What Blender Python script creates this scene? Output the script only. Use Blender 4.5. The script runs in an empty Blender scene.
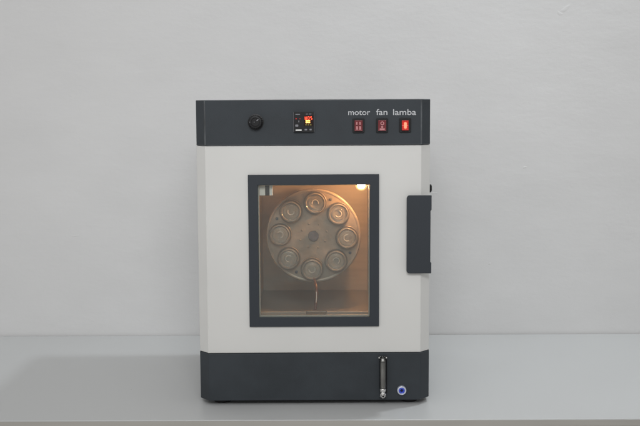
import bpy, bmesh, math, random
from mathutils import Vector, Matrix
random.seed(7)
R = math.radians
S = bpy.context.scene

# ------------------------------------------------------------------ camera
cam_d = bpy.data.cameras.new('camera'); cam = bpy.data.objects.new('camera', cam_d)
S.collection.objects.link(cam); S.camera = cam
cam.location = (0, -2.0, 0.574)
cam_d.sensor_width = 36; cam_d.lens = 56.25; cam_d.clip_end = 100; cam_d.clip_start = 0.05
pitch = math.atan(0.1)
cam.matrix_world = Matrix.Translation((0, -2.0, 0.574)) @ Matrix.Rotation(R(90) - pitch, 4, 'X') @ Matrix.Rotation(R(-0.3), 4, 'Z')

# ------------------------------------------------------------------ light
W = bpy.data.worlds.new('World'); S.world = W; W.use_nodes = True
wn = W.node_tree; bg = wn.nodes['Background']; bg.inputs[1].default_value = 0.455
# a plain pale room, a little brighter on the left (window side) and dimmer on the right
wc = wn.nodes.new('ShaderNodeTexCoord'); wx = wn.nodes.new('ShaderNodeSeparateXYZ'); wr = wn.nodes.new('ShaderNodeMapRange')
wr.inputs['From Min'].default_value = -1; wr.inputs['From Max'].default_value = 1
wr.inputs['To Min'].default_value = 1.14; wr.inputs['To Max'].default_value = 0.76
wv = wn.nodes.new('ShaderNodeVectorMath'); wv.operation = 'SCALE'; wv.inputs[0].default_value = (1.0, 0.985, 0.965)
wn.links.new(wc.outputs['Generated'], wx.inputs[0]); wn.links.new(wx.outputs['X'], wr.inputs['Value'])
wn.links.new(wr.outputs[0], wv.inputs['Scale']); wn.links.new(wv.outputs[0], bg.inputs[0])

def area(name, loc, target, sx, sy, power, col):
    l = bpy.data.lights.new(name, 'AREA'); l.shape = 'RECTANGLE'; l.size = sx; l.size_y = sy
    l.energy = power; l.color = col
    o = bpy.data.objects.new(name, l); S.collection.objects.link(o); o.location = loc
    o.rotation_euler = (Vector(target) - Vector(loc)).to_track_quat('-Z', 'Y').to_euler()
    return o
area('ceiling_lamp', (0.90, 0.45, 2.15), (0.25, 0.40, 0), 0.16, 0.10, 12, (0.90, 0.96, 1.0))
area('room_window', (-2.0, -3.6, 1.9), (-0.1, 0.3, 0.3), 3.0, 2.0, 12, (0.97, 0.985, 1.0))
fl = area('centre_fill', (0.05, -2.3, 1.60), (-0.02, 0.65, 0.36), 1.0, 0.6, 4.1, (0.98, 0.99, 1.0)); fl.data.spread = R(68)  # added fill without a known source; narrow spread brightens the centre

S.view_settings.view_transform = 'Standard'; S.view_settings.look = 'None'
S.view_settings.exposure = 0.07; S.view_settings.gamma = 1
S.render.engine = 'CYCLES'
S.cycles.max_bounces = 10; S.cycles.transparent_max_bounces = 12

# ------------------------------------------------------------------ materials
def mat(name, col, rough=0.5, metal=0.0, bump=None, spec=0.5, coat=0.0, var=None, trans=0.0, emit=None, aniso=None):
    m = bpy.data.materials.new(name); m.use_nodes = True
    nt = m.node_tree; b = nt.nodes['Principled BSDF']
    b.inputs['Base Color'].default_value = (*col, 1)
    b.inputs['Roughness'].default_value = rough; b.inputs['Metallic'].default_value = metal
    b.inputs['Specular IOR Level'].default_value = spec; b.inputs['Coat Weight'].default_value = coat
    b.inputs['Transmission Weight'].default_value = trans
    if emit:
        b.inputs['Emission Color'].default_value = (*emit[0], 1); b.inputs['Emission Strength'].default_value = emit[1]
    tc = nt.nodes.new('ShaderNodeTexCoord')
    def mapped(scale):
        mp = nt.nodes.new('ShaderNodeMapping'); nt.links.new(tc.outputs['Object'], mp.inputs[0])
        mp.inputs['Scale'].default_value = scale; return mp
    if var:                                   # (scale xyz, amount): uneven tone of the surface itself
        n = nt.nodes.new('ShaderNodeTexNoise'); n.inputs['Scale'].default_value = 1; n.inputs['Detail'].default_value = 5
        nt.links.new(mapped(var[0]).outputs[0], n.inputs['Vector'])
        mr = nt.nodes.new('ShaderNodeMapRange'); mr.inputs['From Min'].default_value = 0.3; mr.inputs['From Max'].default_value = 0.7
        mr.inputs['To Min'].default_value = 1 - var[1]; mr.inputs['To Max'].default_value = 1 + var[1]
        nt.links.new(n.outputs['Fac'], mr.inputs['Value'])
        vm = nt.nodes.new('ShaderNodeVectorMath'); vm.operation = 'SCALE'; vm.inputs[0].default_value = col
        nt.links.new(mr.outputs[0], vm.inputs['Scale']); nt.links.new(vm.outputs[0], b.inputs['Base Color'])
        if len(var) > 2:
            m2 = nt.nodes.new('ShaderNodeMapRange'); m2.inputs['From Min'].default_value = 0.3; m2.inputs['From Max'].default_value = 0.7
            m2.inputs['To Min'].default_value = rough - var[2]; m2.inputs['To Max'].default_value = rough + var[2]
            nt.links.new(n.outputs['Fac'], m2.inputs['Value']); nt.links.new(m2.outputs[0], b.inputs['Roughness'])
    if bump:                                  # list of (scale xyz, distance)
        prev = None
        for sc, dist in bump:
            n = nt.nodes.new('ShaderNodeTexNoise'); n.inputs['Scale'].default_value = 1; n.inputs['Detail'].default_value = 4
            nt.links.new(mapped(sc).outputs[0], n.inputs['Vector'])
            bp = nt.nodes.new('ShaderNodeBump'); bp.inputs['Distance'].default_value = dist; bp.inputs['Strength'].default_value = 1
            nt.links.new(n.outputs['Fac'], bp.inputs['Height'])
            if prev: nt.links.new(prev.outputs[0], bp.inputs['Normal'])
            prev = bp
        nt.links.new(prev.outputs[0], b.inputs['Normal'])
    return m

M = {}
M['wall'] = mat('wall_plaster', (0.71, 0.71, 0.71), 0.75, var=((5, 5, 9), 0.022), bump=[((5, 5, 9), 0.0024), ((22, 22, 60), 0.00035), ((90, 90, 120), 0.00022), ((420, 420, 420), 0.00012)])
M['table'] = mat('table_laminate', (0.575, 0.585, 0.585), 0.40, var=((5, 5, 5), 0.015, 0.05), bump=[((14, 14, 14), 0.0004)])
nt = M['table'].node_tree; b_ = nt.nodes['Principled BSDF']; src = b_.inputs['Base Color'].links[0].from_socket
tc = nt.nodes.new('ShaderNodeTexCoord'); vo = nt.nodes.new('ShaderNodeTexVoronoi'); vo.inputs['Scale'].default_value = 14
nz = nt.nodes.new('ShaderNodeTexNoise'); nz.inputs['Scale'].default_value = 2.2
lt = nt.nodes.new('ShaderNodeMath'); lt.operation = 'LESS_THAN'; lt.inputs[1].default_value = 0.022
gt = nt.nodes.new('ShaderNodeMath'); gt.operation = 'GREATER_THAN'; gt.inputs[1].default_value = 0.50
ml = nt.nodes.new('ShaderNodeMath'); ml.operation = 'MULTIPLY'; m3 = nt.nodes.new('ShaderNodeMath'); m3.operation = 'MULTIPLY'; m3.inputs[1].default_value = 0.45
mxc = nt.nodes.new('ShaderNodeMix'); mxc.data_type = 'RGBA'; mxc.inputs['B'].default_value = (0.25, 0.23, 0.20, 1)
nt.links.new(tc.outputs['Object'], vo.inputs['Vector']); nt.links.new(tc.outputs['Object'], nz.inputs['Vector'])
nt.links.new(vo.outputs['Distance'], lt.inputs[0]); nt.links.new(nz.outputs['Fac'], gt.inputs[0])
nt.links.new(lt.outputs[0], ml.inputs[0]); nt.links.new(gt.outputs[0], ml.inputs[1]); nt.links.new(ml.outputs[0], m3.inputs[0])
nt.links.new(m3.outputs[0], mxc.inputs['Factor']); nt.links.new(src, mxc.inputs['A']); nt.links.new(mxc.outputs['Result'], b_.inputs['Base Color'])
M['table_edge'] = mat('table_edge', (0.40, 0.385, 0.355), 0.5, var=((6, 6, 60), 0.05))
M['apron'] = mat('table_apron', (0.60, 0.575, 0.52), 0.5, var=((4, 4, 9), 0.03))
M['cream'] = mat('cream_powder_coat', (0.655, 0.652, 0.632), 0.40, var=((9, 9, 9), 0.014, 0.04), bump=[((900, 900, 900), 0.00008), ((5, 5, 5), 0.0012)])
M['dark'] = mat('anthracite_powder_coat', (0.036, 0.0425, 0.049), 0.58, spec=0.28, var=((16, 16, 16), 0.13, 0.05), bump=[((1100, 1100, 1100), 0.00022), ((30, 30, 30), 0.0004)])
M['fold_wear_glint'] = mat('fold_wear_and_glint_paint', (0.066, 0.072, 0.078), 0.46, var=((11, 11, 24), 0.75, 0.05))  # scuffed fold paint, lightened further to carry the bend-edge highlight
M['frame'] = mat('blue_grey_powder_coat', (0.030, 0.036, 0.044), 0.55, spec=0.35, var=((9, 9, 9), 0.05, 0.04), bump=[((1100, 1100, 1100), 0.00015)])
M['black'] = mat('black_plastic', (0.010, 0.010, 0.011), 0.42, spec=0.28)
M['clamp'] = mat('clamp_steel', (0.20, 0.18, 0.155), 0.3, metal=0.5)
M['rubber'] = mat('black_rubber', (0.012, 0.012, 0.012), 0.7)
M['steel'] = mat('chamber_steel', (0.58, 0.54, 0.49), 0.42, metal=0.25, var=((4, 4, 60), 0.10, 0.08), bump=[((8, 8, 420), 0.00012)])
M['disc'] = mat('carousel_steel', (0.265, 0.232, 0.195), 0.42, metal=0.35, var=((22, 22, 22), 0.22, 0.06), bump=[((70, 70, 70), 0.0010), ((12, 12, 12), 0.003)])
M['floor_steel'] = mat('chamber_floor_steel', (0.33, 0.31, 0.285), 0.34, metal=0.3, var=((14, 8, 8), 0.10, 0.04))
M['bolt'] = mat('zinc_bolt', (0.085, 0.095, 0.12), 0.5, metal=0.3, var=((200, 200, 200), 0.3))
M['chrome'] = mat('nickel', (0.75, 0.75, 0.74), 0.14, metal=1.0)
M['trim'] = mat('pale_trim', (0.50, 0.49, 0.46), 0.4, metal=0.3)
M['white'] = mat('white_plastic', (0.80, 0.80, 0.78), 0.4)
M['print'] = mat('white_print', (0.50, 0.51, 0.53), 0.6)
M['edge'] = mat('bezel_edge_grey', (0.10, 0.10, 0.11), 0.5)
M['grey'] = mat('grey_key', (0.20, 0.20, 0.22), 0.5)
M['cap'] = mat('bottle_cap_plastic', (0.47, 0.425, 0.35), 0.20, metal=0.15, coat=0.5, bump=[((90, 90, 90), 0.0020)])
M['clearcap'] = mat('clear_cap', (0.93, 0.90, 0.84), 0.06, trans=0.85, bump=[((70, 70, 70), 0.0020)])
M['bottle'] = mat('bottle_glass', (0.55, 0.54, 0.48), 0.08, metal=0.1, coat=0.5)
M['cable'] = mat('brown_cable', (0.10, 0.040, 0.026), 0.22, coat=0.4)
M['blue'] = mat('blue_plastic', (0.05, 0.09, 0.62), 0.25)
M['ringm'] = mat('satin_ring', (0.66, 0.69, 0.80), 0.22, metal=0.55)
M['led_red'] = mat('red_digits', (0.3, 0.01, 0.01), 0.4, emit=((1.0, 0.085, 0.03), 1.8))
M['led_orange'] = mat('orange_digits', (0.4, 0.1, 0.01), 0.4, emit=((1.0, 0.46, 0.09), 4.0))
M['led_green'] = mat('green_digits', (0.05, 0.06, 0.01), 0.4, emit=((0.30, 0.22, 0.02), 0.35))
M['screen'] = mat('dark_screen', (0.02, 0.008, 0.008), 0.3, spec=0.2)
M['rocker'] = mat('red_rocker_unlit', (0.17, 0.02, 0.025), 0.22, coat=0.5)
M['mark'] = mat('pink_mark', (0.50, 0.20, 0.21), 0.4)
M['rocker_lit'] = mat('red_rocker_lit', (0.4, 0.02, 0.015), 0.25, emit=((1.0, 0.03, 0.015), 0.13))
M['mark_lit'] = mat('red_mark_lit', (0.6, 0.2, 0.15), 0.4, emit=((1.0, 0.19, 0.08), 1.2))
M['core'] = mat('bulb_filament', (1, 0.8, 0.6), 0.4, emit=((1.0, 0.47, 0.20), 540))
m = bpy.data.materials.new('bulb_glass'); m.use_nodes = True; nt = m.node_tree; nt.nodes.clear()
o_ = nt.nodes.new('ShaderNodeOutputMaterial'); ad = nt.nodes.new('ShaderNodeAddShader'); tr = nt.nodes.new('ShaderNodeBsdfTransparent'); tr.inputs[0].default_value = (0.9, 0.85, 0.75, 1)
em = nt.nodes.new('ShaderNodeEmission'); em.inputs[0].default_value = (1.0, 0.60, 0.24, 1); em.inputs[1].default_value = 0.75
nt.links.new(tr.outputs[0], ad.inputs[0]); nt.links.new(em.outputs[0], ad.inputs[1]); nt.links.new(ad.outputs[0], o_.inputs[0]); M['bulb'] = m

def clear(name, tint, facing, haze=0):
    m = bpy.data.materials.new(name); m.use_nodes = True; nt = m.node_tree; nt.nodes.clear()
    o = nt.nodes.new('ShaderNodeOutputMaterial'); mx = nt.nodes.new('ShaderNodeMixShader')
    t = nt.nodes.new('ShaderNodeBsdfTransparent'); t.inputs[0].default_value = (*tint, 1)
    g = nt.nodes.new('ShaderNodeBsdfGlossy'); g.inputs['Roughness'].default_value = 0.03
    f = nt.nodes.new('ShaderNodeFresnel'); f.inputs[0].default_value = facing
    nt.links.new(f.outputs[0], mx.inputs[0]); nt.links.new(t.outputs[0], mx.inputs[1]); nt.links.new(g.outputs[0], mx.inputs[2])
    nt.links.new(mx.outputs[0], o.inputs[0])
    if haze:                                # uneven pale film, painted haze that lifts blacks like reflected room light
        df = nt.nodes.new('ShaderNodeBsdfDiffuse'); df.inputs[0].default_value = (0.8, 0.79, 0.77, 1); m2 = nt.nodes.new('ShaderNodeMixShader')
        tc = nt.nodes.new('ShaderNodeTexCoord'); mp = nt.nodes.new('ShaderNodeMapping'); mp.inputs['Scale'].default_value = (14, 14, 5)
        n = nt.nodes.new('ShaderNodeTexNoise'); n.inputs['Scale'].default_value = 1; n.inputs['Detail'].default_value = 6
        mr = nt.nodes.new('ShaderNodeMapRange'); mr.inputs['From Min'].default_value = 0.3; mr.inputs['From Max'].default_value = 0.7
        mr.inputs['To Min'].default_value = haze*0.6; mr.inputs['To Max'].default_value = haze*1.4
        nt.links.new(tc.outputs['Object'], mp.inputs[0]); nt.links.new(mp.outputs[0], n.inputs['Vector']); nt.links.new(n.outputs['Fac'], mr.inputs['Value'])
        nt.links.new(mr.outputs[0], m2.inputs[0]); nt.links.new(mx.outputs[0], m2.inputs[1]); nt.links.new(df.outputs[0], m2.inputs[2]); nt.links.new(m2.outputs[0], o.inputs[0])
    return m
M['glass'] = clear('window_glass', (0.93, 0.95, 0.93), 1.55, 0.029)
M['tube'] = clear('clear_tube', (0.80, 0.80, 0.78), 1.9)
M['milky'] = mat('milky_tube', (0.55, 0.55, 0.54), 0.25, coat=0.6)

# ------------------------------------------------------------------ mesh helpers (world coordinates)
def box(bm, x0, x1, y0, y1, z0, z1, mi=0):
    v = [bm.verts.new(p) for p in ((x0,y0,z0),(x1,y0,z0),(x1,y1,z0),(x0,y1,z0),(x0,y0,z1),(x1,y0,z1),(x1,y1,z1),(x0,y1,z1))]
    for f in ((0,3,2,1),(4,5,6,7),(0,1,5,4),(1,2,6,5),(2,3,7,6),(3,0,4,7)):
        bm.faces.new([v[i] for i in f]).material_index = mi
def prism_z(bm, pts, z0, z1):
    a = [bm.verts.new((x, y, z0)) for x, y in pts]; b = [bm.verts.new((x, y, z1)) for x, y in pts]; n = len(pts)
    bm.faces.new(a[::-1]); bm.faces.new(b)
    for i in range(n): bm.faces.new((a[i], a[(i+1) % n], b[(i+1) % n], b[i]))
def prism_y(bm, pts, y0, y1):
    a = [bm.verts.new((x, y0, z)) for x, z in pts]; b = [bm.verts.new((x, y1, z)) for x, z in pts]; n = len(pts)
    bm.faces.new(a); bm.faces.new(b[::-1])
    for i in range(n): bm.faces.new((a[(i+1) % n], a[i], b[i], b[(i+1) % n]))
def rrect(x0, x1, z0, z1, r, n=5, corners=(1,1,1,1)):
    out = []
    for k, (cx, cz, s) in enumerate(((x1-r, z1-r, 0), (x0+r, z1-r, 90), (x0+r, z0+r, 180), (x1-r, z0+r, 270))):
        if corners[k]:
            for i in range(n+1):
                a = R(s + 90*i/n); out.append((cx + r*math.cos(a), cz + r*math.sin(a)))
        else:
            out.append(((x1, z1), (x0, z1), (x0, z0), (x1, z0))[k])
    return out
def lathe(bm, prof, c=(0,0,0), axis='Y', n=48, mis=None):
    """prof: (radius, offset along axis)"""
    rings = []
    def P(r, h, a):
        u, v = r*math.cos(a), r*math.sin(a)
        return (c[0]+u, c[1]+h, c[2]+v) if axis == 'Y' else (c[0]+u, c[1]+v, c[2]+h)
    for r, h in prof:
        if r < 1e-6: rings.append([bm.verts.new(P(0, h, 0))])
        else: rings.append([bm.verts.new(P(r, h, 2*math.pi*i/n)) for i in range(n)])
    for k in range(len(rings)-1):
        a, b = rings[k], rings[k+1]
        if len(a) == len(b) == 1: continue
        for i in range(n):
            j = (i+1) % n
            if len(a) == 1: vs = (a[0], b[i], b[j])
            elif len(b) == 1: vs = (a[i], b[0], a[j])
            else: vs = (a[i], b[i], b[j], a[j])
            f = bm.faces.new(vs); f.smooth = abs(prof[k][1]-prof[k+1][1]) > 1e-6
def tube(bm, pts, r, n=12):
    P = [Vector(p) for p in pts]
    for _ in range(2):                      # Chaikin smoothing
        q = [P[0]]
        for a, b in zip(P, P[1:]): q += [a*0.75+b*0.25, a*0.25+b*0.75]
        P = q + [P[-1]]
    rings = []
    for i, p in enumerate(P):
        d = (P[min(i+1, len(P)-1)] - P[max(i-1, 0)]).normalized()
        u = d.cross(Vector((0.1, 1, 0.05))).normalized(); v = d.cross(u)
        rings.append([bm.verts.new(p + u*r*math.cos(2*math.pi*k/n) + v*r*math.sin(2*math.pi*k/n)) for k in range(n)])
    for a, b in zip(rings, rings[1:]):
        for k in range(n):
            bm.faces.new((a[k], a[(k+1) % n], b[(k+1) % n], b[k])).smooth = True
    bm.faces.new(rings[0]); bm.faces.new(rings[-1][::-1])
def ring_plate(bm, O, I, y0, y1):
    """rectangular plate (x0,x1,z0,z1) with a rectangular hole"""
    def c(q, y): return [bm.verts.new(p) for p in ((q[0],y,q[2]),(q[1],y,q[2]),(q[1],y,q[3]),(q[0],y,q[3]))]
    of, inf, ob, ib = c(O,y0), c(I,y0), c(O,y1), c(I,y1)
    for i in range(4):
        j = (i+1) % 4
        bm.faces.new((of[i], of[j], inf[j], inf[i])); bm.faces.new((ob[j], ob[i], ib[i], ib[j]))
        bm.faces.new((of[j], of[i], ob[i], ob[j])); bm.faces.new((inf[i], inf[j], ib[j], ib[i]))

def world_loc(o):
    l = Vector(o.location)
    while o.parent: o = o.parent; l += o.location
    return l
def obj(name, bm, mats, parent=None, bevel=0, seg=3, origin=(0,0,0), smooth=None):
    bmesh.ops.recalc_face_normals(bm, faces=bm.faces)
    o_w = world_loc(parent) if parent else Vector(origin)
    bmesh.ops.translate(bm, verts=bm.verts, vec=-o_w)
    me = bpy.data.meshes.new(name); bm.to_mesh(me); bm.free()
    for m in (mats if isinstance(mats, (list, tuple)) else [mats]): me.materials.append(M[m])
    o = bpy.data.objects.new(name, me); S.collection.objects.link(o)
    if parent: o.parent = parent
    else: o.location = o_w
    if bevel:
        md = o.modifiers.new('bevel', 'BEVEL'); md.width = bevel; md.segments = seg; md.limit_method = 'ANGLE'
        md.angle_limit = R(28); md.harden_normals = True
        me.polygons.foreach_set('use_smooth', [True]*len(me.polygons))
    return o
def B(): return bmesh.new()
def thing(name, label, cat, loc, group=None):
    o = bpy.data.objects.new(name, None); S.collection.objects.link(o); o.location = loc
    o.empty_display_size = 0.02; o['label'] = label; o['category'] = cat
    if group: o['group'] = group
    return o

# ------------------------------------------------------------------ setting
TZ = -0.022          # table top
YAW = R(-0.35)
bm = B()
# wall as a dense sheet with thickness, real relief of a few old scars on the plaster
box(bm, -3.2, 3.2, 0.655, 0.80, -0.9, 2.9)
def blob(bm, x, z, rx, rz, h, ang=0):
    k = 14; rings = []
    for fr, hh in ((1, -0.0002), (0.75, h*0.22), (0.4, h*0.38)):
        ring = []
        for i in range(k):
            a = 2*math.pi*i/k; w = 1 + 0.18*math.sin(3*a + x*40)
            u, v = rx*fr*w*math.cos(a), rz*fr*w*math.sin(a)
            ring.append(bm.verts.new((x + u*math.cos(ang) - v*math.sin(ang), 0.655 - hh, z + u*math.sin(ang) + v*math.cos(ang))))
        rings.append(ring)
    c = bm.verts.new((x, 0.655 - h*0.42, z))
    for a, b in zip(rings, rings[1:]):
        for i in range(k): bm.faces.new((a[i], a[(i+1) % k], b[(i+1) % k], b[i])).smooth = True
    for i in range(k): bm.faces.new((rings[-1][i], rings[-1][(i+1) % k], c)).smooth = True
# old drips and nibs in the plaster
blob(bm, 0.640, 0.842, 0.018, 0.0060, 0.0009, R(38)); blob(bm, 0.625, 0.830, 0.010, 0.005, 0.0007, R(-30))
for q in ((0.540, 0.428, 0.006, 0.003, 0.0015, 0.3), (0.300, 0.360, 0.010, 0.0018, 0.0008, 0), (0.45, 0.17, 0.005, 0.003, 0.001, 0.4), (-0.66, 0.25, 0.012, 0.002, 0.0007, 0.1)): blob(bm, *q)
wall = obj('wall', bm, 'wall'); wall.rotation_euler.z = YAW; wall['kind'] = 'structure'

tb = thing('table', 'pale grey laminate table standing against the white wall', 'table', (0, 0.27, TZ-0.74))
tb.rotation_euler.z = YAW
bm = B(); box(bm, -1.15, 1.15, -0.098, 0.650, TZ-0.010, TZ); obj('table_top', bm, 'table', tb, 0.0012)
bm = B(); box(bm, -1.15, 1.15, -0.0955, 0.650, TZ-0.0135, TZ-0.0101); 
box(bm, -1.149, 1.149, -0.0995, -0.0981, TZ-0.0135, TZ-0.0018); obj('table_edge', bm, 'table_edge', tb)
bm = B(); box(bm, -1.13, 1.13, -0.099, 0.60, TZ-0.14, TZ-0.0137); obj('apron', bm, 'apron', tb, 0.002)
for x in (-1.09, 1.09):
    for y in (-0.05, 0.55):
        bm = B(); box(bm, x-0.03, x+0.03, y-0.03, y+0.03, TZ-0.74, TZ-0.1402); obj('leg', bm, 'apron', tb, 0.002)

# ------------------------------------------------------------------ oven
XL, XR = -0.2490, 0.2232        # outer sides
FL, FR = -0.2292, 0.2034        # front plane between the chamfers
CY = 0.024; YB = 0.436
Z0, Z1, Z2, Z3 = -0.0118, 0.0863, 0.5100, 0.6010
oven = thing('laboratory_oven', 'cream and anthracite bench oven with window, handle and lit switches on the grey table', 'oven', (-0.0128, 0.218, TZ))

def chamf(y0, yb, inset=0.0):
    return [(FL, y0), (FR, y0), (XR-inset, y0+CY), (XR-inset, yb), (XL+inset, yb), (XL+inset, y0+CY)]
# top band (control panel) and lower band
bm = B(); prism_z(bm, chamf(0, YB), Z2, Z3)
panel = obj('control_panel', bm, ['dark', 'fold_wear_glint'], oven, 0.0016); panel.modifiers[0].material = 1
bm = B(); prism_z(bm, chamf(0, YB), Z0, Z1)
base = obj('base_panel', bm, 'dark', oven, 0.0012)
# cabinet behind the door: a shell round the chamber
OX0, OX1, OZ0, OZ1 = -0.1362, 0.1125, 0.1520, 0.4560   # chamber
CB = 0.365
DY = 0.0035
bm = B()
zc0, zc1 = Z1+0.0003, Z2-0.0003
box(bm, XL+0.001, OX0-0.002, 0.036, YB-0.003, zc0, zc1)
box(bm, OX1+0.002, XR-0.001, 0.036, YB-0.003, zc0, zc1)
box(bm, OX0-0.002, OX1+0.002, 0.036, YB-0.003, zc0, OZ0-0.002)
box(bm, OX0-0.002, OX1+0.002, 0.036, YB-0.003, OZ1+0.002, zc1)
box(bm, OX0-0.002, OX1+0.002, CB+0.002, YB-0.003, OZ0-0.002, OZ1+0.002)
obj('cabinet', bm, 'cream', oven)
# chamber lining
bm = B()
box(bm, OX0-0.0015, OX0, 0.034, CB, OZ0, OZ1); box(bm, OX1, OX1+0.0015, 0.034, CB, OZ0, OZ1)
box(bm, OX0-0.0015, OX1+0.0015, 0.034, CB, OZ1, OZ1+0.0015)
box(bm, OX0-0.0015, OX1+0.0015, CB, CB+0.0015, OZ0-0.0015, OZ1+0.0015)
obj('chamber_lining', bm, 'steel', oven)
bm = B(); box(bm, OX0, OX1, 0.034, CB, OZ0-0.0015, OZ0); obj('chamber_floor', bm, 'floor_steel', oven)

# door
HX0, HX1, HZ0, HZ1 = -0.1285, 0.1045, 0.1575, 0.4350   # hole in the sheet
bm = B()
zd0, zd1 = Z1+0.0008, Z2-0.0008
yf, yb_ = DY, 0.034
outer = [(FL, yf), (FR, yf), (XR, yf+CY-0.002), (XR, yb_), (XL, yb_), (XL, yf+CY-0.002)]
lo = [bm.verts.new((x, y, zd0)) for x, y in outer]; hi = [bm.verts.new((x, y, zd1)) for x, y in outer]
for i in range(1, 6):
    if i == 3: continue
    j = (i+1) % 6; bm.faces.new((lo[i], lo[j], hi[j], hi[i]))
bm.faces.new(lo); bm.faces.new(hi)
H = lambda y: [bm.verts.new(p) for p in ((HX0,y,HZ0),(HX1,y,HZ0),(HX1,y,HZ1),(HX0,y,HZ1))]
hf, hb = H(yf), H(yb_)
of = [lo[0], lo[1], hi[1], hi[0]]; ob = [lo[4], lo[3], hi[3], hi[4]]
for i in range(4):
    j = (i+1) % 4
    bm.faces.new((of[i], of[j], hf[j], hf[i])); bm.faces.new((ob[i], ob[j], hb[j], hb[i])); bm.faces.new((hf[i], hf[j], hb[j], hb[i]))
door = obj('door', bm, 'cream', oven, 0.0010)
door.location = (0, 0, 0)
bm = B(); ring_plate(bm, (-0.1441, 0.1187, 0.1419, 0.4515), (-0.1245, 0.1000, 0.1617, 0.4310), -0.0015, DY-0.0002)
obj('window_frame', bm, 'frame', door, 0.0009)
bm = B(); ring_plate(bm, (-0.1284, 0.1044, 0.1576, 0.4349), (-0.1222, 0.0978, 0.1634, 0.4290), 0.0120, 0.0160)
obj('window_trim', bm, 'trim', door, 0.0006)
bm = B(); box(bm, -0.1283, 0.1043, 0.0060, 0.0061+0.0035, 0.1577, 0.4348)
obj('glass_pane', bm, 'glass', door)
# handle: plate folded round the right hand edge
zt, zb = 0.4092, 0.2512
r_ = rrect(0.1738, 0.2236, zb, zt, 0.0058, corners=(0,1,1,0))
pts = r_[1:-1] + [(0.2236, zb), (0.2236, zb+0.0212), (0.2216, zb+0.0232), (0.2216, zt-0.0315), (0.2236, zt-0.0295), (0.2236, zt)]
bm = B(); prism_y(bm, pts, -0.0075, -0.0035)
obj('handle_plate', bm, 'frame', door, 0.0012)
bm = B(); box(bm, 0.1760, 0.2000, -0.0033, DY-0.0002, zb+0.003, zt-0.003); obj('handle_spacer', bm, 'frame', door)
bm = B(); box(bm, 0.2185, 0.2215, -0.0033, 0.0205, zb+0.0235, zt-0.0320); obj('handle_grip', bm, 'frame', door, 0.0008)
bm = B(); lathe(bm, [(0, -0.0085), (0.0045, -0.0080), (0.0060, -0.004), (0.0060, 0.004), (0.0045, 0.008), (0, 0.0085)], (0.2226, 0.034, 0.4200), 'Z', 20)
obj('latch_pin', bm, 'black', door)

# feet
for x in (-0.2045, 0.1830):
    for y in (0.0375, 0.395):
        bm = B(); lathe(bm, [(0, TZ), (0.0175, TZ), (0.019, TZ+0.0015), (0.0205, Z0-0.0004), (0, Z0-0.0004)], (x, y, 0), 'Z', 32)
        obj('foot', bm, 'rubber', oven)

# knob
kx, kz = -0.1270, 0.5568
bm = B()
n = 40; prof = [(0.0158, 0.0), (0.0158, -0.0018), (0.0140, -0.0022), (0.0138, -0.012), (0.0125, -0.0155), (0.0090, -0.0158), (0.0082, -0.0146), (0, -0.0146)]
rings = []
for r, h in prof:
    if r == 0: rings.append([bm.verts.new((kx, h, kz))]); continue
    rings.append([bm.verts.new((kx + rr*math.cos(2*math.pi*i/n), h, kz + rr*math.sin(2*math.pi*i/n)))
                  for i in range(n) for rr in [r - (0.0009 if (i % 2 and -0.0156 < h < -0.002) else 0)]])
for a, b in zip(rings, rings[1:]):
    for i in range(n):
        j = (i+1) % n
        bm.faces.new((a[i], a[j], b[j], b[i]) if len(b) > 1 else (a[i], a[j], b[0]))
knob = obj('knob', bm, 'black', oven)
bm = B()
a = R(42)
for t0, t1, w in ((0.0035, 0.0088, 0.0009),):
    c, s = math.cos(a), math.sin(a)
    p = [(kx + t*c - q*s, kz + t*s + q*c) for t, q in ((t0,-w),(t1,-w),(t1,w),(t0,w))]
    prism_y(bm, p, -0.0151, -0.0146)
for dx in (-0.0115, -0.0030):
    prism_y(bm, rrect(kx+dx, kx+dx+0.0017, kz-0.0008, kz+0.0008, 0.0004, 2), -0.0165 if dx > -0.009 else -0.0157, -0.0146)  # two grey dots put in as small highlights on the knob
obj('pointer_and_glints', bm, 'grey', knob)

# temperature controller
cx0, cx1, cz0, cz1 = -0.0512, -0.0112, 0.5362, 0.5764
bm = B(); prism_y(bm, rrect(cx0, cx1, cz0, cz1, 0.0016, 3), -0.0055, -0.0002)
ctl = obj('temperature_controller', bm, 'black', oven, 0.0007)
bm = B()
box(bm, cx0-0.0009, cx0-0.0001, -0.0048, -0.0003, cz0+0.001, cz1-0.001); obj('bezel_edge', bm, 'edge', ctl)
bm = B(); box(bm, cx1+0.0001, cx1+0.0009, -0.0048, -0.0003, cz0+0.001, cz1-0.001); obj('bezel_edge', bm, 'edge', ctl)
def U(px): return cx0 + (px-120)/(325-120)*(cx1-cx0)          # controller face measured on a 205 x 235 grid
def V(py): return cz1 - (py-85)/(322-85)*(cz1-cz0)
bm = B(); box(bm, U(224), U(318), -0.0060, -0.0056, V(250), V(128)); obj('screen', bm, 'screen', ctl)
def seg7(bm, x0, x1, z0, z1, on, t, y0=-0.0063, y1=-0.0061):
    zm = (z0+z1)/2; g = t*0.25
    d = {'a': (x0+t, x1-t, z1-t, z1), 'g': (x0+t, x1-t, zm-t/2, zm+t/2), 'd': (x0+t, x1-t, z0, z0+t),
         'f': (x0, x0+t, zm+g, z1-g), 'b': (x1-t, x1, zm+g, z1-g), 'e': (x0, x0+t, z0+g, zm-g), 'c': (x1-t, x1, z0+g, zm-g)}
    for k in on:
        q = d[k]; box(bm, q[0], q[1], y0, y1, q[2], q[3])
bm = B()
for i in range(3):
    xa = U(232 + i*28); seg7(bm, xa, xa+0.0042, V(176), V(138), ('bcdefg', 'abcdef', 'acdfg')[i], 0.00125)
obj('red_readout', bm, 'led_red', ctl)
bm = B()
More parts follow.
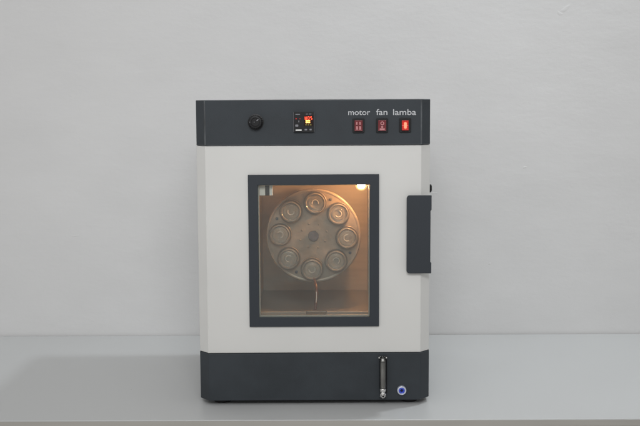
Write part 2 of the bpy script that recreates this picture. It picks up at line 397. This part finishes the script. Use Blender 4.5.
for i in range(2):
    xa = U(241 + i*23); seg7(bm, xa, xa+0.0043, V(216), V(179), ('abcdefg', 'abcdef')[i], 0.00185)
obj('orange_readout', bm, 'led_orange', ctl)
bm = B()
for i in range(3): box(bm, U(238+i*24), U(252+i*24), -0.0063, -0.0061, V(242), V(226))
obj('green_indicator', bm, 'led_green', ctl)
for (a0, a1, b0, b1, mm, nm) in ((138, 200, 290, 305, 'white', 'key'), (230, 256, 282, 300, 'grey', 'key'), (280, 302, 282, 300, 'grey', 'key'), (136, 166, 232, 256, 'grey', 'key')):
    bm = B(); prism_y(bm, rrect(U(a0), U(a1), V(b1), V(b0), 0.0008, 3), -0.0068, -0.0056); obj(nm, bm, mm, ctl)
bm = B()
for (a0, a1, b0, b1) in ((138, 184, 108, 118), (244, 266, 106, 114), (274, 300, 106, 114), (168, 176, 184, 206)):
    box(bm, U(a0), U(a1), -0.0058, -0.0056, V(b1), V(b0))
obj('printed_marks', bm, 'grey', ctl)
bm = B(); box(bm, U(138), U(152), -0.0060, -0.0056, V(170), V(158)); box(bm, U(180), U(188), -0.0060, -0.0056, V(170), V(160)); obj('indicator_light', bm, 'rocker_lit', ctl)

# rocker switches with their lettering
def switch(x, z, kind):
    bm = B(); prism_y(bm, rrect(x-0.0118, x+0.0118, z-0.0145, z+0.0145, 0.0026, 4), -0.0030, -0.0002)
    sw = obj('rocker_switch', bm, 'black', oven, 0.0008)
    bm = B()
    y_t, y_m, y_b = (-0.0085, -0.0050, -0.0062) if kind != 'lit' else (-0.0055, -0.0048, -0.0092)
    w, h = (0.0080, 0.0108) if kind != 'lit' else (0.0066, 0.0098)
    a = [bm.verts.new(p) for p in ((x-w, y_b, z-h), (x+w, y_b, z-h), (x+w, y_m, z), (x-w, y_m, z), (x-w, y_t, z+h), (x+w, y_t, z+h))]
    b = [bm.verts.new((v.co.x, -0.0029, v.co.z)) for v in a]
    bm.faces.new((a[0], a[1], a[2], a[3])); bm.faces.new((a[3], a[2], a[5], a[4]))
    order = [0, 1, 2, 5, 4, 3]
    for i in range(6):
        p, q = order[i], order[(i+1) % 6]; bm.faces.new((a[q], a[p], b[p], b[q]))
    rk = obj('rocker', bm, 'rocker_lit' if kind == 'lit' else 'rocker', sw, 0.0006)
    bm = B()
    if kind == 'motor':
        for dx in (-0.0050, 0.0012): box(bm, x+dx, x+dx+0.0036, -0.0068, -0.0056, z-0.0080, z-0.0012)
        for dx in (-0.0050, 0.0014): box(bm, x+dx, x+dx+0.0026, -0.0090, -0.0070, z+0.0018, z+0.0078)
    elif kind == 'fan':
        box(bm, x-0.0050, x+0.0050, -0.0070, -0.0062, z-0.0090, z-0.0055)
        box(bm, x-0.0018, x+0.0018, -0.0068, -0.0056, z-0.0050, z-0.0010)
        lathe(bm, [(0.0038, -0.0088), (0.0038, -0.0070), (0.0020, -0.0070), (0.0020, -0.0088), (0.0038, -0.0088)], (x, 0, z+0.0045), 'Y', 20)
    else:
        prism_y(bm, rrect(x-0.0027, x+0.0027, z-0.0066, z+0.0062, 0.0024, 4), -0.0098, -0.0052)
    obj('switch_mark', bm, 'mark_lit' if kind == 'lit' else 'mark', sw)
    return sw
switch(0.0776, 0.5486, 'motor'); switch(0.1245, 0.5486, 'fan')
sw = switch(0.1703, 0.5489, 'lit'); sw['label'] = 'switch glowing bright red'

def lettering(txt, x0, x1, zbase, asc):
    cu = bpy.data.curves.new('lettering', 'FONT'); cu.body = txt; cu.size = 1; cu.offset = 0.006; cu.extrude = 0.01
    o = bpy.data.objects.new('tmp', cu); S.collection.objects.link(o)
    dg = bpy.context.evaluated_depsgraph_get(); me = bpy.data.meshes.new_from_object(o.evaluated_get(dg)); 
    bpy.data.objects.remove(o)
    xs = [v.co.x for v in me.vertices]; a, b = min(xs), max(xs)
    # heights taken from the tall letters of the face (cap height 0.73 of the body)
    k = asc/0.745
    wl = world_loc(oven)
    for v in me.vertices:
        x = x0 + (v.co.x-a)/(b-a)*(x1-x0); z = zbase + v.co.y*k; y = -0.0006 - v.co.z*0.02
        v.co = Vector((x, y, z)) - wl
    me.materials.clear(); me.materials.append(M['print'])
    t = bpy.data.objects.new('lettering', me); S.collection.objects.link(t); t.parent = panel
    return t
lettering('motor', 0.0572, 0.1008, 0.5698, 0.0118)
lettering('fan', 0.1128, 0.1352, 0.5697, 0.0124)
lettering('lamba', 0.1465, 0.1922, 0.5694, 0.0124)

# sight tube on the base panel with its two fittings
tx = 0.1262; ty = -0.0095
bm = B(); lathe(bm, [(0.0068, 0.014), (0.0068, 0.072)], (tx, ty, 0), 'Z', 28)
tubep = obj('sight_tube', bm, 'tube', oven)
bm = B(); lathe(bm, [(0, 0.0142), (0.0052, 0.0142), (0.0052, 0.0718), (0, 0.0718)], (tx, ty, 0), 'Z', 28); obj('tube_core', bm, 'milky', tubep)
def lathe_obj(name, prof, c, axis, m, parent, n=32):
    bm = B(); lathe(bm, prof, c, axis, n); return obj(name, bm, m, parent)
f = lathe_obj('tube_fitting', [(0, 0.0700), (0.0060, 0.0700), (0.0066, 0.0715), (0.0066, 0.0745), (0.0045, 0.0765), (0.0045, 0.0785), (0, 0.0800)], (tx, ty, 0), 'Z', 'tube', oven)
lathe_obj('fitting_stub', [(0, -0.0075), (0.0032, -0.0075), (0.0032, -0.0004), (0, -0.0004)], (tx, 0, 0.0735), 'Y', 'chrome', oven)
f = lathe_obj('drain_elbow', [(0, -0.0030), (0.0050, -0.0030), (0.0070, -0.0010), (0.0070, 0.0035), (0.0052, 0.0050), (0.0052, 0.0080), (0.0068, 0.0092), (0.0068, 0.0150), (0.0050, 0.0168), (0, 0.0168)], (tx, ty, 0), 'Z', 'chrome', oven)
lathe_obj('elbow_nut', [(0, -0.0188), (0.0034, -0.0188), (0.0040, -0.0180), (0.0048, -0.0165), (0.0048, -0.0004), (0, -0.0004)], (tx, 0, 0.0008), 'Y', 'chrome', f, 6)
lathe_obj('elbow_bore', [(0, -0.0192), (0.0022, -0.0192), (0.0022, -0.0187), (0, -0.0187)], (tx, 0, 0.0008), 'Y', 'black', f)
bm = B(); prism_y(bm, rrect(tx-0.0092, tx+0.0092, 0.0745, 0.0805, 0.0015, 3), -0.0040, -0.0004); obj('tube_bracket', bm, 'tube', oven, 0.0008)
for sx in (-0.0074, 0.0074):
    lathe_obj('bracket_screw', [(0.0016, -0.0041), (0.0015, -0.0052), (0.0008, -0.0056), (0, -0.0056)], (tx+sx, 0, 0.0775), 'Y', 'chrome', oven, 12)
# thin dark line up the right edge of the tube
bm = B(); tube(bm, [(tx+0.0078, -0.0025, 0.004), (tx+0.0080, -0.003, 0.04), (tx+0.0078, -0.0025, 0.078)], 0.0009); obj('tube_edge_line', bm, 'black', oven)

# hose inlet: white-metal ring round a blue centre
rx, rz = 0.1650, 0.0092
inlet = lathe_obj('hose_inlet', [(0.0096, -0.0003), (0.0096, -0.0050), (0.0088, -0.0066), (0.0066, -0.0070), (0.0060, -0.0062), (0.0058, -0.0040), (0, -0.0040)], (rx, 0, rz), 'Y', 'ringm', oven, 36)
lathe_obj('blue_collar', [(0.0058, -0.0045), (0.0057, -0.0072), (0.0044, -0.0078), (0.0034, -0.0070), (0.0030, -0.0046), (0, -0.0046)], (rx, 0, rz), 'Y', 'blue', inlet, 36)
bm = B(); prism_y(bm, [(rx-0.0008, rz-0.0030), (rx+0.0008, rz-0.0030), (rx+0.0008, rz-0.0008), (rx+0.003, rz-0.0008), (rx+0.003, rz+0.0008), (rx+0.0008, rz+0.0008), (rx+0.0008, rz+0.003), (rx-0.0008, rz+0.003), (rx-0.0008, rz+0.0008), (rx-0.003, rz+0.0008), (rx-0.003, rz-0.0008), (rx-0.0008, rz-0.0008)], -0.0060, -0.0046)
obj('inlet_cross', bm, 'black', inlet)

# lamp in the chamber
lx, ly, lz = 0.0862, 0.075, 0.4255
lamp = lathe_obj('lamp_bulb', [(0, -0.0125), (0.0050, -0.0115), (0.0095, -0.0082), (0.0122, -0.0030), (0.0122, 0.0030), (0.0095, 0.0090), (0.0070, 0.0130), (0, 0.0130)], (lx, ly, lz), 'Z', 'bulb', oven, 28)
lathe_obj('lamp_filament', [(0, -0.0092), (0.0048, -0.0082), (0.0078, -0.0035), (0.0078, 0.0010), (0.0050, 0.0050), (0, 0.0060)], (lx, ly, lz), 'Z', 'core', lamp, 20)
lathe_obj('lamp_socket', [(0, 0.0131), (0.0085, 0.0131), (0.0095, 0.0150), (0.0095, OZ1-lz-0.0003), (0, OZ1-lz-0.0003)], (lx, ly, lz), 'Z', 'white', lamp, 28)

# two white catches hanging at the top left of the chamber
bm = B(); box(bm, -0.1235, -0.0950, 0.0202, 0.0225, 0.4080, 0.4345); clip = obj('door_catch', bm, 'black', oven, 0.0006)
for a0, a1 in ((-0.1222, -0.1108), (-0.1020, -0.0952)):
    bm = B(); box(bm, a0, a1, 0.0175, 0.0201, 0.4085, 0.4340); obj('catch_pad', bm, 'white', clip, 0.0006)

# drain rail at the chamber mouth
bm = B(); box(bm, OX0+0.004, -0.0300, 0.046, 0.0545, OZ0+0.0003, 0.1635); box(bm, 0.0130, OX1-0.004, 0.046, 0.0545, OZ0+0.0003, 0.1635)
rail = obj('drain_rail', bm, 'floor_steel', oven, 0.0008)
bm = B(); box(bm, -0.0298, 0.0128, 0.045, 0.058, OZ0+0.0003, 0.1650); obj('drain_cover', bm, 'clamp', rail, 0.0012)

# probe cable
bm = B(); tube(bm, [(-0.0136, 0.1165, 0.2172), (-0.0134, 0.110, 0.2195), (-0.0122, 0.090, 0.2225), (-0.0082, 0.074, 0.2110), (-0.0075, 0.068, 0.1990), (-0.0092, 0.064, 0.1850), (-0.0112, 0.060, 0.1640)], 0.0032)
cab = obj('probe_cable', bm, 'cable', oven)
bm = B(); tube(bm, [(-0.0085, 0.0660, 0.2020), (-0.0079, 0.0642, 0.1950), (-0.0084, 0.0612, 0.1860), (-0.0092, 0.0592, 0.1800)], 0.0010, 8); obj('cable_highlight', bm, 'trim', cab)  # pale strip along the cable, its highlight modelled in light colour

# carousel
DCX, DCY, DCZ = -0.0140, 0.118, 0.3135; DR = 0.1010
orbit = 0.0712
bm = B()
lathe(bm, [(0, 0), (0.0945, 0), (0.0968, -0.0020), (0.0990, -0.0020), (DR, -0.0006), (DR, 0.0120), (0.0990, 0.0140), (0, 0.0140)], (DCX, DCY, DCZ), 'Y', 96)
car = obj('carousel_disc', bm, 'disc', oven)
lathe_obj('hub_bolt', [(0.0112, -0.0003), (0.0112, -0.0052), (0.0106, -0.0058), (0, -0.0058)], (DCX, DCY, DCZ), 'Y', 'bolt', car, 24)
for i in range(8):
    a = R(45*i + 19.5)
    lathe_obj('screw', [(0.0020, -0.0002), (0.0019, -0.0014), (0.0010, -0.0018), (0, -0.0018)], (DCX + (0.027 if i % 2 else 0.030)*math.cos(a), DCY, DCZ + 0.027*math.sin(a)), 'Y', 'disc', car, 12)
for i in (1, 3, 5, 7):
    a = R(45*i + 19.5)
    lathe_obj('screw', [(0.0032, -0.0002), (0.0030, -0.0020), (0.0015, -0.0026), (0, -0.0026)], (DCX + 0.0862*math.cos(a), DCY, DCZ + 0.0862*math.sin(a)), 'Y', 'bolt', car, 12)
lathe_obj('shaft', [(0, 0.0141), (0.011, 0.0141), (0.011, CB-DCY-0.0002), (0, CB-DCY-0.0002)], (DCX, DCY, DCZ), 'Y', 'bolt', car, 24)
bott_a = [87 - 45*i for i in range(8)]
for a in bott_a:
    x, z = DCX + orbit*math.cos(R(a)), DCZ + orbit*math.sin(R(a))
    lathe_obj('bottle_clamp', [(0.0226, -0.0003), (0.0247, -0.0003), (0.0247, -0.0050), (0.0240, -0.0058), (0.0228, -0.0058), (0.0226, -0.0050), (0.0226, -0.0003)], (x, DCY, z), 'Y', 'clamp', car, 36)

# bottles: one of each kind, then copied
names = ['topmost bottle on the carousel disc, straight above the hub bolt',
         'bottle on the upper right of the disc, nearest the glowing bulb',
         'rightmost bottle on the disc, level with the hub bolt',
         'bottle on the lower right of the disc, below the rightmost bottle',
         'lowest bottle on the disc, right above the brown cable',
         'bottle on the lower left of the disc, below the leftmost bottle',
         'leftmost bottle on the disc, level with the hub bolt',
         'bottle on the upper left of the disc, nearest the white catches']
b0 = thing('bottle', names[0], 'bottle', (0, 0, 0), 'bottles held in the carousel disc')
def local(name, prof, m, n=40, bevel=0):
    bm = B(); lathe(bm, prof, (0,0,0), 'Y', n); return obj(name, bm, m, b0)
# origin: centre of the bottle where it meets the disc front
local('cap', [(0.0205, 0.0), (0.0218, -0.0020), (0.0218, -0.0145), (0.0210, -0.0165), (0.0192, -0.0170), (0.0178, -0.0150), (0.0172, -0.0120), (0.0135, -0.0118), (0.0122, -0.0140), (0.0105, -0.0142), (0.0092, -0.0112), (0.0050, -0.0105), (0, -0.0112), (0, -0.0060), (0.0160, -0.0060), (0.0195, -0.0080), (0.0195, 0.0), (0.0205, 0.0)], 'clearcap')
local('liner', [(0, -0.0030), (0.0100, -0.0036), (0.0190, -0.0030), (0.0192, 0.0002), (0, 0.0002)], 'cap')
local('glass_body', [(0.0200, 0.0005), (0.0200, 0.150), (0.0180, 0.157), (0, 0.158)], 'bottle')
bm = B()
k = 14
arc = [(0.0068*math.cos(R(70 + 220*i/k)), -0.0122 - 0.0004*(i % 2), 0.0068*math.sin(R(70 + 220*i/k))) for i in range(k+1)]
tube(bm, arc, 0.0012, 8); obj('cap_glint', bm, 'trim', b0)  # pale C-shaped arc, a glint on the cap put in as geometry
def place(o, i):
    a = R(bott_a[i]); o.location = (DCX + orbit*math.cos(a), DCY - 0.0004, DCZ + orbit*math.sin(a)); o.rotation_euler = (0, R(87 + 131*i), 0)
for i in range(1, 8):
    c = b0.copy(); S.collection.objects.link(c); c['label'] = names[i]; place(c, i)
    for ch in b0.children:
        d = ch.copy(); S.collection.objects.link(d); d.parent = c
place(b0, 0)
